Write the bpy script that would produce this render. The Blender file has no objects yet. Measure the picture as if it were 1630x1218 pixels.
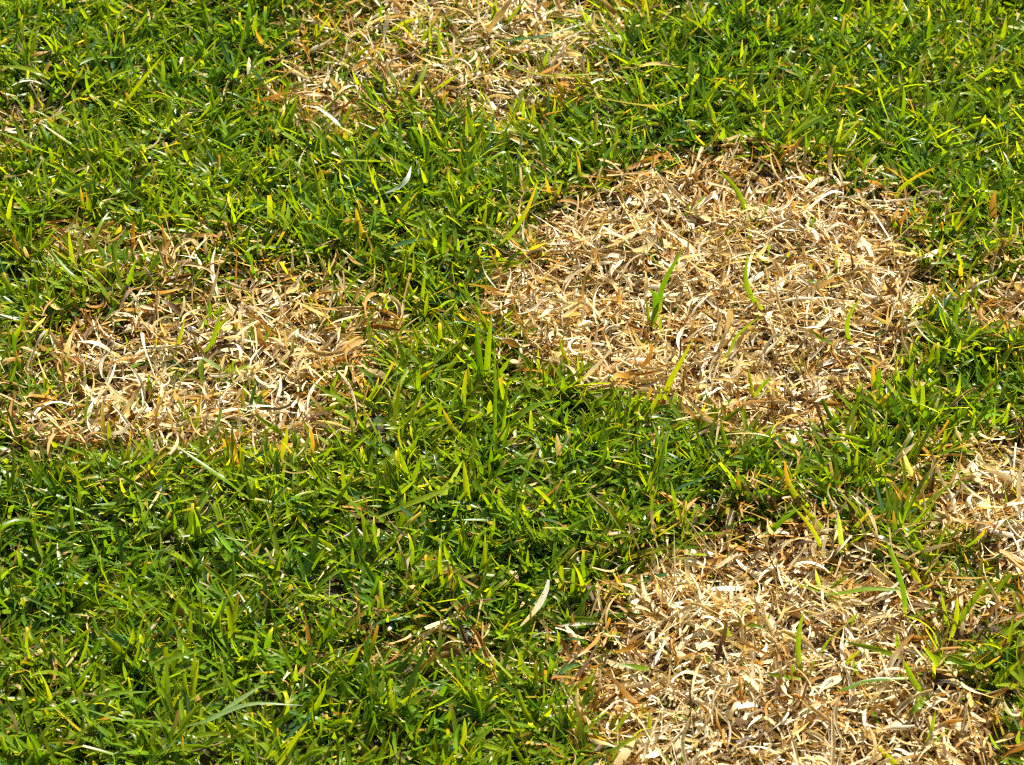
import bpy, math
import numpy as np
from mathutils import Vector

# ------------------------------------------------------------------ camera, sky, sun, exposure
SC = bpy.context.scene
R = math.radians
PW, PH = 1630.0, 1218.0            # size of the photograph, used to plan where things stand
HFOV, ELEV, DIST = R(18.0), R(40.0), 1.95
CAM = np.array([0.0, -DIST * math.cos(ELEV), DIST * math.sin(ELEV)])
cam_data = bpy.data.cameras.new("camera")
cam_data.sensor_fit = 'HORIZONTAL'
cam_data.sensor_width = 36.0
cam_data.angle = HFOV
cam_data.clip_start, cam_data.clip_end = 0.02, 500.0
cam = bpy.data.objects.new("camera", cam_data)
SC.collection.objects.link(cam)
cam.location = CAM.tolist()
cam.rotation_euler = (math.pi / 2 - ELEV, 0, 0)
cam_data.dof.use_dof = True
cam_data.dof.focus_distance = DIST - 0.03
cam_data.dof.aperture_fstop = 25.0
SC.camera = cam

SUN_EL, SUN_AZ = R(54.0), R(34.0)   # azimuth clockwise from +Y: behind the scene, a little to the right
world = bpy.data.worlds.new("World")
SC.world = world
world.use_nodes = True
wn = world.node_tree
sky = wn.nodes.new("ShaderNodeTexSky")
sky.sky_type = 'NISHITA'
sky.sun_disc = False
sky.sun_elevation = SUN_EL
sky.sun_rotation = SUN_AZ
sky.dust_density = 5.0
sky.ozone_density = 0.2
bg = wn.nodes["Background"]
bg.inputs["Strength"].default_value = 0.050
wn.links.new(sky.outputs["Color"], bg.inputs["Color"])

sun_data = bpy.data.lights.new("sun", 'SUN')
sun_data.energy = 5.0
sun_data.angle = R(0.53)
sun_data.color = (1.0, 0.95, 0.84)
sun = bpy.data.objects.new("sun", sun_data)
SC.collection.objects.link(sun)
sd_ = Vector((math.sin(SUN_AZ) * math.cos(SUN_EL), math.cos(SUN_AZ) * math.cos(SUN_EL), math.sin(SUN_EL)))
sun.rotation_euler = sd_.to_track_quat('Z', 'Y').to_euler()
sun.location = (sd_ * 5).to_tuple()

vs = SC.view_settings
vs.view_transform, vs.look, vs.gamma, vs.exposure = 'Standard', 'None', 1.0, 1.42
vs.use_curve_mapping = False
SC.cycles.max_bounces = 5
SC.cycles.diffuse_bounces = 3
SC.cycles.transmission_bounces = 3
SC.cycles.use_adaptive_sampling = True
SC.cycles.adaptive_threshold = 0.03
SC.cycles.use_denoising = False
SC.cycles.pixel_filter_type = 'BLACKMAN_HARRIS'
SC.cycles.filter_width = 1.15
SC.cycles.sample_clamp_indirect = 6.0
SC.cycles.caustics_reflective = False
SC.cycles.caustics_refractive = False

# ------------------------------------------------------------------ small maths
rng = np.random.default_rng(20240611)

def px_dir(p):
    """direction from the camera through photograph pixel(s) p (n,2)"""
    p = np.atleast_2d(np.asarray(p, float))
    t = math.tan(HFOV / 2)
    u = (p[:, 0] - PW / 2) / (PW / 2) * t
    v = -(p[:, 1] - PH / 2) / (PW / 2) * t
    f = np.array([0, math.cos(ELEV), -math.sin(ELEV)])
    up = np.array([0, math.sin(ELEV), math.cos(ELEV)])
    return f[None] + u[:, None] * np.array([1.0, 0, 0])[None] + v[:, None] * up[None]

def at_z(p, z=0.0):
    d = px_dir(p)
    s = (z - CAM[2]) / d[:, 2]
    return CAM[None] + d * np.atleast_1d(s)[:, None]

def hash2(ix, iy, seed):
    h = (ix.astype(np.int64) * 374761393 + iy.astype(np.int64) * 668265263 + seed * 974634777) & 0x7fffffff
    h = ((h ^ (h >> 13)) * 1274126177) & 0x7fffffff
    h = h ^ (h >> 16)
    return (h & 0xffff) / 65535.0

def vnoise(x, y, scale, seed=0):
    x = np.asarray(x) / scale
    y = np.asarray(y) / scale
    ix, iy = np.floor(x), np.floor(y)
    fx, fy = x - ix, y - iy
    fx = fx * fx * (3 - 2 * fx); fy = fy * fy * (3 - 2 * fy)
    a = hash2(ix, iy, seed); b = hash2(ix + 1, iy, seed)
    c = hash2(ix, iy + 1, seed); d = hash2(ix + 1, iy + 1, seed)
    return (a * (1 - fx) + b * fx) * (1 - fy) + (c * (1 - fx) + d * fx) * fy

def fbm(x, y, scale, seed=0):
    return (vnoise(x, y, scale, seed) * .55 + vnoise(x, y, scale * .47, seed + 7) * .3 + vnoise(x, y, scale * .21, seed + 13) * .15)

def smooth(a, b, x):
    t = np.clip((np.asarray(x) - a) / (b - a), 0, 1)
    return t * t * (3 - 2 * t)

# ------------------------------------------------------------------ where the lawn is dead
PATCHES = [
    # (polygon in photograph pixels, strength, edge softness in m)
    ([(845, 355), (885, 312), (962, 276), (1080, 260), (1200, 252), (1330, 270), (1415, 292), (1470, 330), (1488, 400), (1478, 475),
      (1455, 550), (1400, 600), (1360, 640), (1290, 672), (1150, 682), (1090, 650), (960, 612), (880, 585), (825, 560), (785, 510),
      (770, 475), (800, 430), (825, 395)], 1.0, .015),
    ([(945, 960), (1000, 900), (1080, 845), (1180, 815), (1290, 812), (1390, 840), (1445, 895), (1500, 950), (1545, 995), (1515, 1060),
      (1565, 1090), (1600, 1140), (1605, 1230), (1560, 1330), (1400, 1400), (1150, 1400), (960, 1300), (945, 1218), (945, 1160), (922, 1080), (930, 1010)], 1.0, .016),
    ([(150, 495), (235, 468), (325, 430), (420, 425), (500, 440), (555, 475), (580, 530), (565, 570), (548, 615), (520, 675),
      (450, 718), (330, 708), (240, 720), (120, 728), (35, 705), (40, 650), (95, 605), (70, 560), (100, 530)], .78, .026),
    ([(470, 70), (540, 25), (610, -15), (700, -70), (910, -70), (970, 20), (1010, 70), (985, 120), (910, 160), (800, 180), (720, 172),
      (640, 160), (560, 196), (490, 172), (425, 135), (455, 95)], .57, .026),
    ([(1445, 785), (1505, 722), (1630, 675), (1740, 690), (1790, 820), (1740, 990), (1590, 985), (1540, 900), (1510, 840)], .86, .020),
    ([(1555, 450), (1590, 425), (1690, 422), (1700, 515), (1580, 508)], .85, .014),
    ([(590, 1008), (680, 982), (770, 998), (790, 1035), (700, 1052), (640, 1042)], .70, .018),
    ([(85, 385), (180, 362), (330, 385), (360, 412), (200, 425), (100, 412)], .62, .016),
    ([(-80, 175), (50, 180), (75, 210), (20, 235), (-80, 230)], .45, .020),
    ([(-60, 1010), (50, 1000), (80, 1050), (40, 1095), (-60, 1090)], .18, .022),
    ([(560, 470), (640, 490), (625, 545), (560, 560)], .55, .018),
]
POLY = [at_z(np.array(p[0], float), .007)[:, :2] for p in PATCHES]

def poly_sd(x, y, poly):
    """signed distance, positive inside"""
    n = len(poly)
    best = np.full(x.shape, 1e9)
    inside = np.zeros(x.shape, bool)
    for i in range(n):
        ax, ay = poly[i]; bx, by = poly[(i + 1) % n]
        ex, ey = bx - ax, by - ay
        t = np.clip(((x - ax) * ex + (y - ay) * ey) / (ex * ex + ey * ey), 0, 1)
        best = np.minimum(best, np.hypot(x - ax - t * ex, y - ay - t * ey))
        c = ((ay > y) != (by > y)) & (x < (bx - ax) * (y - ay) / (by - ay + 1e-12) + ax)
        inside ^= c
    return np.where(inside, best, -best)

def dead_each(x, y):
    x = np.asarray(x, float); y = np.asarray(y, float)
    wob = (vnoise(x, y, .030, 3) - .5) * .022 + (vnoise(x, y, .011, 5) - .5) * .012
    out = []
    for (pp, st, so), pol in zip(PATCHES, POLY):
        d = poly_sd(x, y, pol) + wob
        out.append(smooth(-so, so, d) * st)
    return np.array(out)

def dead_fringe(x, y):
    """a wider, softer version: where blades are yellowing round a patch"""
    wob = (vnoise(x, y, .030, 3) - .5) * .022 + (vnoise(x, y, .013, 15) - .5) * .022
    return np.max([smooth(-so * 1.1 - .016, so * .4, poly_sd(x, y, pol) + wob) * st for (pp, st, so), pol in zip(PATCHES, POLY)], axis=0)

GRID0, GSTEP = -.80, .0025
_gx = np.arange(GRID0, .8001, GSTEP)
DGRID = dead_each(*[a.ravel() for a in np.meshgrid(_gx, _gx, indexing='ij')]).max(axis=0).reshape(len(_gx), len(_gx))
FGRID = dead_fringe(*[a.ravel() for a in np.meshgrid(_gx, _gx, indexing='ij')]).reshape(len(_gx), len(_gx))

def deadness(x, y, DGRID=DGRID):
    """how dead the lawn is at a spot, 0 green .. 1 bare straw (looked up between grid points)"""
    n = len(_gx)
    u = np.clip((np.asarray(x, float) - GRID0) / GSTEP, 0, n - 1.001); v = np.clip((np.asarray(y, float) - GRID0) / GSTEP, 0, n - 1.001)
    i = u.astype(int); j = v.astype(int); f = u - i; g = v - j
    return (DGRID[i, j] * (1 - f) + DGRID[i + 1, j] * f) * (1 - g) + (DGRID[i, j + 1] * (1 - f) + DGRID[i + 1, j + 1] * f) * g

def ground(x, y):
    x = np.asarray(x, float); y = np.asarray(y, float)
    near = np.exp(-np.clip(np.hypot(x, y) - .9, 0, None))
    h = (fbm(x, y, .16, 21) - .5) * .018 + (vnoise(x, y, .045, 31) - .5) * .009 + (vnoise(x, y, .016, 37) - .5) * .0035
    m = (np.abs(x) < .9) & (np.abs(y) < .9)
    dd = np.zeros(x.shape)
    if m.any():
        dd[m] = deadness(x[m], y[m])
    return h * near - .006 * dd

# ------------------------------------------------------------------ materials
def new_mat(name):
    m = bpy.data.materials.new(name)
    m.use_nodes = True
    nt = m.node_tree
    for n in list(nt.nodes):
        nt.nodes.remove(n)
    return m, nt, nt.nodes, nt.links

def leaf_material(name, trans_fac, trans_tint, rough, spec, vein, refl=1.0):
    """blade of grass: glossy waxy skin over a sheet that lets the light through"""
    m, nt, N, L = new_mat(name)
    out = N.new("ShaderNodeOutputMaterial")
    att = N.new("ShaderNodeAttribute"); att.attribute_name = "tint"
    uv = N.new("ShaderNodeUVMap"); uv.uv_map = "UVMap"
    # fine lengthwise veins
    mp = N.new("ShaderNodeMapping"); mp.inputs["Scale"].default_value = (1.0, 0.05, 1.0)
    L.new(uv.outputs["UV"], mp.inputs["Vector"])
    wv = N.new("ShaderNodeTexWave"); wv.wave_type = 'BANDS'; wv.bands_direction = 'X'
    wv.inputs["Scale"].default_value = 1.6; wv.inputs["Distortion"].default_value = 1.2; wv.inputs["Detail"].default_value = 2
    L.new(mp.outputs["Vector"], wv.inputs["Vector"])
    geo = N.new("ShaderNodeNewGeometry")
    nz = N.new("ShaderNodeTexNoise"); nz.inputs["Scale"].default_value = 420; nz.inputs["Detail"].default_value = 3
    L.new(geo.outputs["Position"], nz.inputs["Vector"])
    mr = N.new("ShaderNodeMapRange")
    mr.inputs["To Min"].default_value = 1 - vein; mr.inputs["To Max"].default_value = 1 + vein
    L.new(wv.outputs["Fac"], mr.inputs["Value"])
    mr2 = N.new("ShaderNodeMapRange")
    mr2.inputs["To Min"].default_value = .78; mr2.inputs["To Max"].default_value = 1.22
    L.new(nz.outputs["Fac"], mr2.inputs["Value"])
    mul = N.new("ShaderNodeMath"); mul.operation = 'MULTIPLY'
    L.new(mr.outputs["Result"], mul.inputs[0]); L.new(mr2.outputs["Result"], mul.inputs[1])
    sc = N.new("ShaderNodeVectorMath"); sc.operation = 'SCALE'
    L.new(att.outputs["Color"], sc.inputs[0]); L.new(mul.outputs["Value"], sc.inputs["Scale"])
    pb = N.new("ShaderNodeBsdfPrincipled")
    dm = N.new("ShaderNodeVectorMath"); dm.operation = 'SCALE'
    dm.inputs["Scale"].default_value = refl
    L.new(sc.outputs["Vector"], dm.inputs[0]); L.new(dm.outputs["Vector"], pb.inputs["Base Color"])
    rr = N.new("ShaderNodeMapRange")
    rr.inputs["To Min"].default_value = rough - .10; rr.inputs["To Max"].default_value = rough + .16
    L.new(nz.outputs["Fac"], rr.inputs["Value"]); L.new(rr.outputs["Result"], pb.inputs["Roughness"])
    pb.inputs["Specular IOR Level"].default_value = spec
    bp = N.new("ShaderNodeBump"); bp.inputs["Strength"].default_value = .12; bp.inputs["Distance"].default_value = .0003
    L.new(wv.outputs["Fac"], bp.inputs["Height"]); L.new(bp.outputs["Normal"], pb.inputs["Normal"])
    tr = N.new("ShaderNodeBsdfTranslucent")
    tm = N.new("ShaderNodeVectorMath"); tm.operation = 'MULTIPLY'
    tm.inputs[1].default_value = trans_tint
    L.new(sc.outputs["Vector"], tm.inputs[0]); L.new(tm.outputs["Vector"], tr.inputs["Color"])
    mx = N.new("ShaderNodeMixShader"); mx.inputs["Fac"].default_value = trans_fac
    L.new(pb.outputs["BSDF"], mx.inputs[1]); L.new(tr.outputs["BSDF"], mx.inputs[2])
    L.new(mx.outputs["Shader"], out.inputs["Surface"])
    return m

M_GREEN = leaf_material("grass_blade_material", .50, (2.5, 2.05, .35), .26, .38, .14, 1.18)
M_STRAW = leaf_material("straw_material", .42, (1.16, .95, .48), .50, .26, .10)

def soil_material():
    m, nt, N, L = new_mat("soil_material")
    out = N.new("ShaderNodeOutputMaterial"); pb = N.new("ShaderNodeBsdfPrincipled")
    att = N.new("ShaderNodeAttribute"); att.attribute_name = "tint"
    geo = N.new("ShaderNodeNewGeometry")
    n1 = N.new("ShaderNodeTexNoise"); n1.inputs["Scale"].default_value = 180; n1.inputs["Detail"].default_value = 8; n1.inputs["Roughness"].default_value = .7
    n2 = N.new("ShaderNodeTexVoronoi"); n2.inputs["Scale"].default_value = 330
    L.new(geo.outputs["Position"], n1.inputs["Vector"]); L.new(geo.outputs["Position"], n2.inputs["Vector"])
    mr = N.new("ShaderNodeMapRange"); mr.inputs["To Min"].default_value = .45; mr.inputs["To Max"].default_value = 1.5
    mr.inputs["From Min"].default_value = .25; mr.inputs["From Max"].default_value = .75
    L.new(n1.outputs["Fac"], mr.inputs["Value"])
    sc = N.new("ShaderNodeVectorMath"); sc.operation = 'SCALE'
    L.new(att.outputs["Color"], sc.inputs[0]); L.new(mr.outputs["Result"], sc.inputs["Scale"])
    L.new(sc.outputs["Vector"], pb.inputs["Base Color"])
    pb.inputs["Roughness"].default_value = .9
    ad = N.new("ShaderNodeMath"); ad.operation = 'ADD'
    L.new(n1.outputs["Fac"], ad.inputs[0]); L.new(n2.outputs["Distance"], ad.inputs[1])
    bp = N.new("ShaderNodeBump"); bp.inputs["Strength"].default_value = .9; bp.inputs["Distance"].default_value = .003
    L.new(ad.outputs["Value"], bp.inputs["Height"]); L.new(bp.outputs["Normal"], pb.inputs["Normal"])
    L.new(pb.outputs["BSDF"], out.inputs["Surface"])
    return m
M_SOIL = soil_material()

# ------------------------------------------------------------------ object helpers
def link(o, parent=None):
    SC.collection.objects.link(o)
    if parent is not None:
        o.parent = parent
    return o

def tag(o, label=None, cat=None, group=None, kind=None):
    if label: o["label"] = label
    if cat: o["category"] = cat
    if group: o["group"] = group
    if kind: o["kind"] = kind
    return o

def empty(name, loc):
    e = bpy.data.objects.new(name, None)
    e.empty_display_size = .02
    e.location = [float(c) for c in loc]
    return link(e)

def ribbons_to_mesh(name, V, C, W=None):
    """V (n,k,a,3) ribbon vertices, C (n,k,a,3) colours -> one mesh"""
    n, k, a, _ = V.shape
    me = bpy.data.meshes.new(name)
    nv = n * k * a
    me.vertices.add(nv)
    me.vertices.foreach_set("co", V.reshape(-1).astype(np.float32))
    idx = np.arange(nv, dtype=np.int32).reshape(n, k, a)
    q = np.stack([idx[:, :-1, :-1], idx[:, :-1, 1:], idx[:, 1:, 1:], idx[:, 1:, :-1]], axis=-1).reshape(-1, 4)
    nf = len(q)
    me.loops.add(nf * 4)
    me.loops.foreach_set("vertex_index", q.reshape(-1))
    me.polygons.add(nf)
    me.polygons.foreach_set("loop_start", np.arange(0, nf * 4, 4, dtype=np.int32))
    me.polygons.foreach_set("use_smooth", np.ones(nf, bool))
    at = me.attributes.new("tint", 'FLOAT_COLOR', 'POINT')
    cc = np.ones((nv, 4), np.float32); cc[:, :3] = C.reshape(-1, 3)
    at.data.foreach_set("color", cc.reshape(-1))
    uvl = me.uv_layers.new(name="UVMap")
    uu = np.broadcast_to(np.linspace(0, 1, a)[None, None, :], (n, k, a))
    off = (np.arange(n) * .618 % 1.0)[:, None, None] * 40
    vv = np.broadcast_to(np.linspace(0, 1, k)[None, :, None], (n, k, a)) + off
    uvv = np.stack([uu + off * .37, vv], -1).reshape(-1, 2)[q.reshape(-1)]
    uvl.data.foreach_set("uv", uvv.astype(np.float32).reshape(-1))
    me.update()
    me.validate()
    return me

def norm(v):
    return v / np.maximum(np.linalg.norm(v, axis=-1, keepdims=True), 1e-9)

def ribbon(P, S, width, fold, thick=None):
    """P (n,k,3) centre lines, S (n,k,3) rough side directions, width (n,k), fold (n,1): three verts across with a keel"""
    T = np.gradient(P, axis=1)
    T = norm(T)
    S = norm(S - (S * T).sum(-1, keepdims=True) * T)
    Nn = np.cross(T, S)
    w = width[..., None] * .5
    f = (fold * width)[..., None]
    return np.stack([P - S * w + Nn * f * .5, P - Nn * f * .5, P + S * w + Nn * f * .5], axis=2)

# ------------------------------------------------------------------ colours of living and dead blades
def lin(r, g, b):
    f = lambda c: (c / 255 / 12.92) if c / 255 <= .04045 else ((c / 255 + .055) / 1.055) ** 2.4
    return np.array([f(r), f(g), f(b)])

G_DEEP = np.array([.050, .120, .005])
G_MID = np.array([.100, .176, .006])
G_YEL = np.array([.158, .216, .007])
G_BLUE = np.array([.050, .120, .045])
YEL = np.array([.28, .22, .025])
ORA = np.array([.30, .165, .040])
CREAM = np.array([.62, .545, .330])
WHITE = np.array([.71, .670, .52])
TAN = np.array([.50, .380, .160])
RUST = np.array([.43, .245, .060])
BROWN = np.array([.130, .078, .030])

def mixc(a, b, t):
    return a + (b - a) * t

def green_colours(n, k, x, y, dead):
    r = rng.random(n)
    tone = np.clip(.50 + (fbm(x, y, .09, 51) - .5) * .9 + rng.normal(0, .30, n), 0, 1)
    base = np.where((tone < .5)[:, None], mixc(G_DEEP, G_MID, (tone * 2)[:, None]), mixc(G_MID, G_YEL, (tone * 2 - 1)[:, None]))
    blue = rng.random(n) < .05
    base[blue] = G_BLUE * rng.uniform(.8, 1.3, (blue.sum(), 1))
    base *= rng.uniform(.8, 1.2, (n, 1))
    t = np.linspace(0, 1, k)[None, :, None]
    C = np.repeat(base[:, None, :], k, axis=1)
    # pale sheath at the foot
    C = mixc(C, np.array([.30, .33, .12]) * np.ones_like(C), np.clip(.22 - t, 0, 1) * 2.2)
    # brown nicked tips where the mower cut, whole yellow or orange blades
    ptip = rng.random(n)
    tipc = np.where((rng.random(n) < .5)[:, None], ORA, TAN)[:, None, :]
    amt = np.clip((t - rng.uniform(.72, .97, n)[:, None, None]) / .12, 0, 1) * (ptip < .26)[:, None, None]
    C = mixc(C, tipc, amt)
    pyel = .007 + .50 * np.clip(dead, 0, 1) ** 1.5
    half = rng.random(n) < pyel
    cut = rng.uniform(.1, .8, n)[:, None, None]
    wc = np.where((rng.random(n) < .55)[:, None], YEL, ORA)[:, None, :] * rng.uniform(.7, 1.2, (n, 1, 1))
    C = np.where(half[:, None, None], mixc(C, wc, np.clip((t - cut) / .25, 0, 1)), C)
    return C

def straw_colours(n, k, dark=0.0, rim=None):
    pal = np.array([WHITE, CREAM, TAN, RUST, BROWN, ORA])
    p = np.array([.29, .37, .18, .10, .04, .02])
    p = p * (1 - dark) + np.array([.02, .12, .30, .28, .24, .04]) * dark
    p /= p.sum()
    i = rng.choice(6, n, p=p); j = rng.choice(6, n, p=p)
    if rim is not None:            # the dying fringe is tan, rust and brown, the long dead middle bleached
        pr = np.array([.02, .16, .33, .31, .14, .04])
        i = np.where(rng.random(n) < rim, rng.choice(6, n, p=pr), i); j = np.where(rng.random(n) < rim, rng.choice(6, n, p=pr), j)
    t = np.linspace(0, 1, k)[None, :, None]
    s = np.clip((t - rng.uniform(-.2, 1.1, n)[:, None, None]) / .35, 0, 1)
    C = mixc(pal[i][:, None, :], pal[j][:, None, :], s)
    return C * rng.uniform(.8, 1.15, (n, 1, 1))

# ------------------------------------------------------------------ blade shapes
def green_ribbons(x, y, length, width, lean, curl, az, k=6, z0=0.0, dead=None):
    n = len(x)
    t = np.linspace(0, 1, k)
    th = lean[:, None] + curl[:, None] * t[None] ** 1.3
    yaw = az[:, None] + (rng.normal(0, .35, n)[:, None]) * t[None]
    ds = (length / (k - 1))[:, None]
    d = np.stack([np.sin(th) * np.cos(yaw), np.sin(th) * np.sin(yaw), np.cos(th)], -1) * ds[..., None]
    P = np.zeros((n, k, 3))
    P[:, 1:] = np.cumsum((d[:, :-1] + d[:, 1:]) * .5, axis=1)
    g0 = ground(x, y)
    P += np.stack([x, y, g0 + z0], -1)[:, None, :]
    gz = ground(P[..., 0].ravel(), P[..., 1].ravel()).reshape(n, k)
    P[..., 2] = np.maximum(P[..., 2], gz + .001)
    roll = rng.normal(0, .45, n)[:, None] + rng.normal(0, .55, n)[:, None] * t[None]
    side = np.stack([-np.sin(yaw), np.cos(yaw), 0 * yaw], -1)
    nrm = np.stack([-np.cos(th) * np.cos(yaw), -np.cos(th) * np.sin(yaw), np.sin(th)], -1)
    S = side * np.cos(roll)[..., None] + nrm * np.sin(roll)[..., None]
    blunt = rng.random(n) < .22
    prof = (.62 + .38 * np.clip(t / .25, 0, 1)) * np.clip(1 - np.clip((t - .42) / .58, 0, 1) ** 2.2, 0, 1)
    prof2 = (.62 + .38 * np.clip(t / .25, 0, 1)) * (1 - .35 * t ** 2)
    w = np.where(blunt[:, None], prof2[None], np.maximum(prof, .12)[None]) * width[:, None]
    fold = rng.uniform(.05, .32, n)[:, None]
    return ribbon(P, S, w, fold)

def straw_ribbons(x, y, length, width, z0, k=7, up=0.0):
    n = len(x)
    t = np.linspace(0, 1, k)
    az = rng.uniform(0, 2 * np.pi, n)
    yawr = rng.normal(0, .95, n) + np.where(rng.random(n) < .11, rng.choice([-1, 1], n) * rng.uniform(1.2, 3.6, n), 0)
    yaw = az[:, None] + yawr[:, None] * t[None] + rng.normal(0, .16, (n, k)).cumsum(1) * .6
    el0 = rng.normal(.16 + up, .34, n)
    drop = rng.normal(-.45, .6, n)
    el = el0[:, None] + drop[:, None] * t[None] + rng.normal(0, .22, (n, k)).cumsum(1) * .5
    ds = (length / (k - 1))[:, None, None]
    d = np.stack([np.cos(el) * np.cos(yaw), np.cos(el) * np.sin(yaw), np.sin(el)], -1) * ds
    P = np.zeros((n, k, 3))
    P[:, 1:] = np.cumsum((d[:, :-1] + d[:, 1:]) * .5, axis=1)
    P -= P.mean(axis=1, keepdims=True) * np.array([1, 1, 0]) * (rng.random(n) < .5)[:, None, None]   # half loose, half still rooted
    g0 = ground(x, y)
    P += np.stack([x, y, g0 + z0], -1)[:, None, :]
    gz = ground(P[..., 0].ravel(), P[..., 1].ravel()).reshape(n, k)
    lowlim = gz + .0006 + (z0 * .45)[:, None]
    P[..., 2] = np.where(P[..., 2] < lowlim, lowlim + (P[..., 2] - lowlim) * .12, P[..., 2])
    P[..., 2] = np.maximum(P[..., 2], gz + .0006)
    roll = rng.normal(0, .8, n)[:, None] + rng.normal(0, 1.1, n)[:, None] * t[None]
    side = np.stack([-np.sin(yaw), np.cos(yaw), 0 * yaw], -1)
    nrm = np.stack([-np.sin(el) * np.cos(yaw), -np.sin(el) * np.sin(yaw), np.cos(el)], -1)
    S = side * np.cos(roll)[..., None] + nrm * np.sin(roll)[..., None]
    shape = rng.random(n)[:, None]
    prof = np.where(shape < .45, np.clip(.35 + 1.6 * t[None], 0, 1) * np.clip(1 - np.clip((t[None] - .35) / .65, 0, 1) ** 1.6, .06, 1),
                    np.where(shape < .8, .75 + .25 * np.sin(t[None] * 7 + shape * 60), .35 + .65 * np.sin(np.pi * np.clip(t[None] * .9 + .05, 0, 1))))
    w = prof * width[:, None]
    fold = rng.normal(.12, .32, n)[:, None]
    return ribbon(P, S, w, fold)

# ------------------------------------------------------------------ the soil
def build_soil():
    inner = np.arange(-.72, .7201, .009)
    outer = []
    s, st = .72, .02
    while s < 60:
        s += st; st *= 1.28
        outer.append(s)
    ax = np.concatenate([-np.array(outer)[::-1], inner, np.array(outer)])
    X, Y = np.meshgrid(ax, ax, indexing='ij')
    Z = ground(X.ravel(), Y.ravel()).reshape(X.shape)
    n = len(ax)
    me = bpy.data.meshes.new("soil")
    co = np.stack([X, Y, Z], -1).reshape(-1, 3)
    idx = np.arange(n * n, dtype=np.int32).reshape(n, n)
    q = np.stack([idx[:-1, :-1], idx[1:, :-1], idx[1:, 1:], idx[:-1, 1:]], -1).reshape(-1, 4)
    me.vertices.add(n * n); me.vertices.foreach_set("co", co.astype(np.float32).ravel())
    me.loops.add(len(q) * 4); me.loops.foreach_set("vertex_index", q.ravel())
    me.polygons.add(len(q)); me.polygons.foreach_set("loop_start", np.arange(0, len(q) * 4, 4, dtype=np.int32))
    me.polygons.foreach_set("use_smooth", np.ones(len(q), bool))
    dd = np.zeros(n * n)
    m = (np.abs(co[:, 0]) < .9) & (np.abs(co[:, 1]) < .9)
    dd[m] = deadness(co[m, 0], co[m, 1])
    far = smooth(2.2, 4.0, np.hypot(co[:, 0], co[:, 1]))[:, None]
    col = mixc(np.array([.030, .020, .010])[None], np.array([.12, .086, .042])[None], dd[:, None])
    col = mixc(col, np.array([.055, .11, .018])[None], far)
    at = me.attributes.new("tint", 'FLOAT_COLOR', 'POINT')
    cc = np.ones((n * n, 4), np.float32); cc[:, :3] = col
    at.data.foreach_set("color", cc.ravel())
    me.update(); me.validate()
    me.materials.append(M_SOIL)
    o = link(bpy.data.objects.new("soil", me))
    tag(o, "dark crumbly soil under the lawn and thatch", None, None, "structure")
    return o
build_soil()

X0, X1, Y0, Y1 = -.56, .56, -.48, .60      # the densely grown piece of lawn
AREA = (X1 - X0) * (Y1 - Y0)

# ------------------------------------------------------------------ living lawn
lawn = empty("lawn", (0, 0, 0))
tag(lawn, "short mown green lawn growing around the bleached dead patches", None, None, "structure")

def lawn_sample(n_tuft, per):
    tx = rng.uniform(X0, X1, n_tuft); ty = rng.uniform(Y0, Y1, n_tuft)
    taz = rng.uniform(0, 2 * np.pi, n_tuft); tl = rng.uniform(.75, 1.2, n_tuft)
    m = rng.integers(per[0], per[1] + 1, n_tuft)
    i = np.repeat(np.arange(n_tuft), m)
    n = len(i)
    x = tx[i] + rng.normal(0, .0035, n); y = ty[i] + rng.normal(0, .0035, n)
    az = taz[i] + rng.normal(0, 1.25, n)
    az = az - .34 * np.sin(2 * az)          # more blades lie over to either side than straight on
    return x, y, az, tl[i], rng.random(n_tuft)[i]

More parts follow.
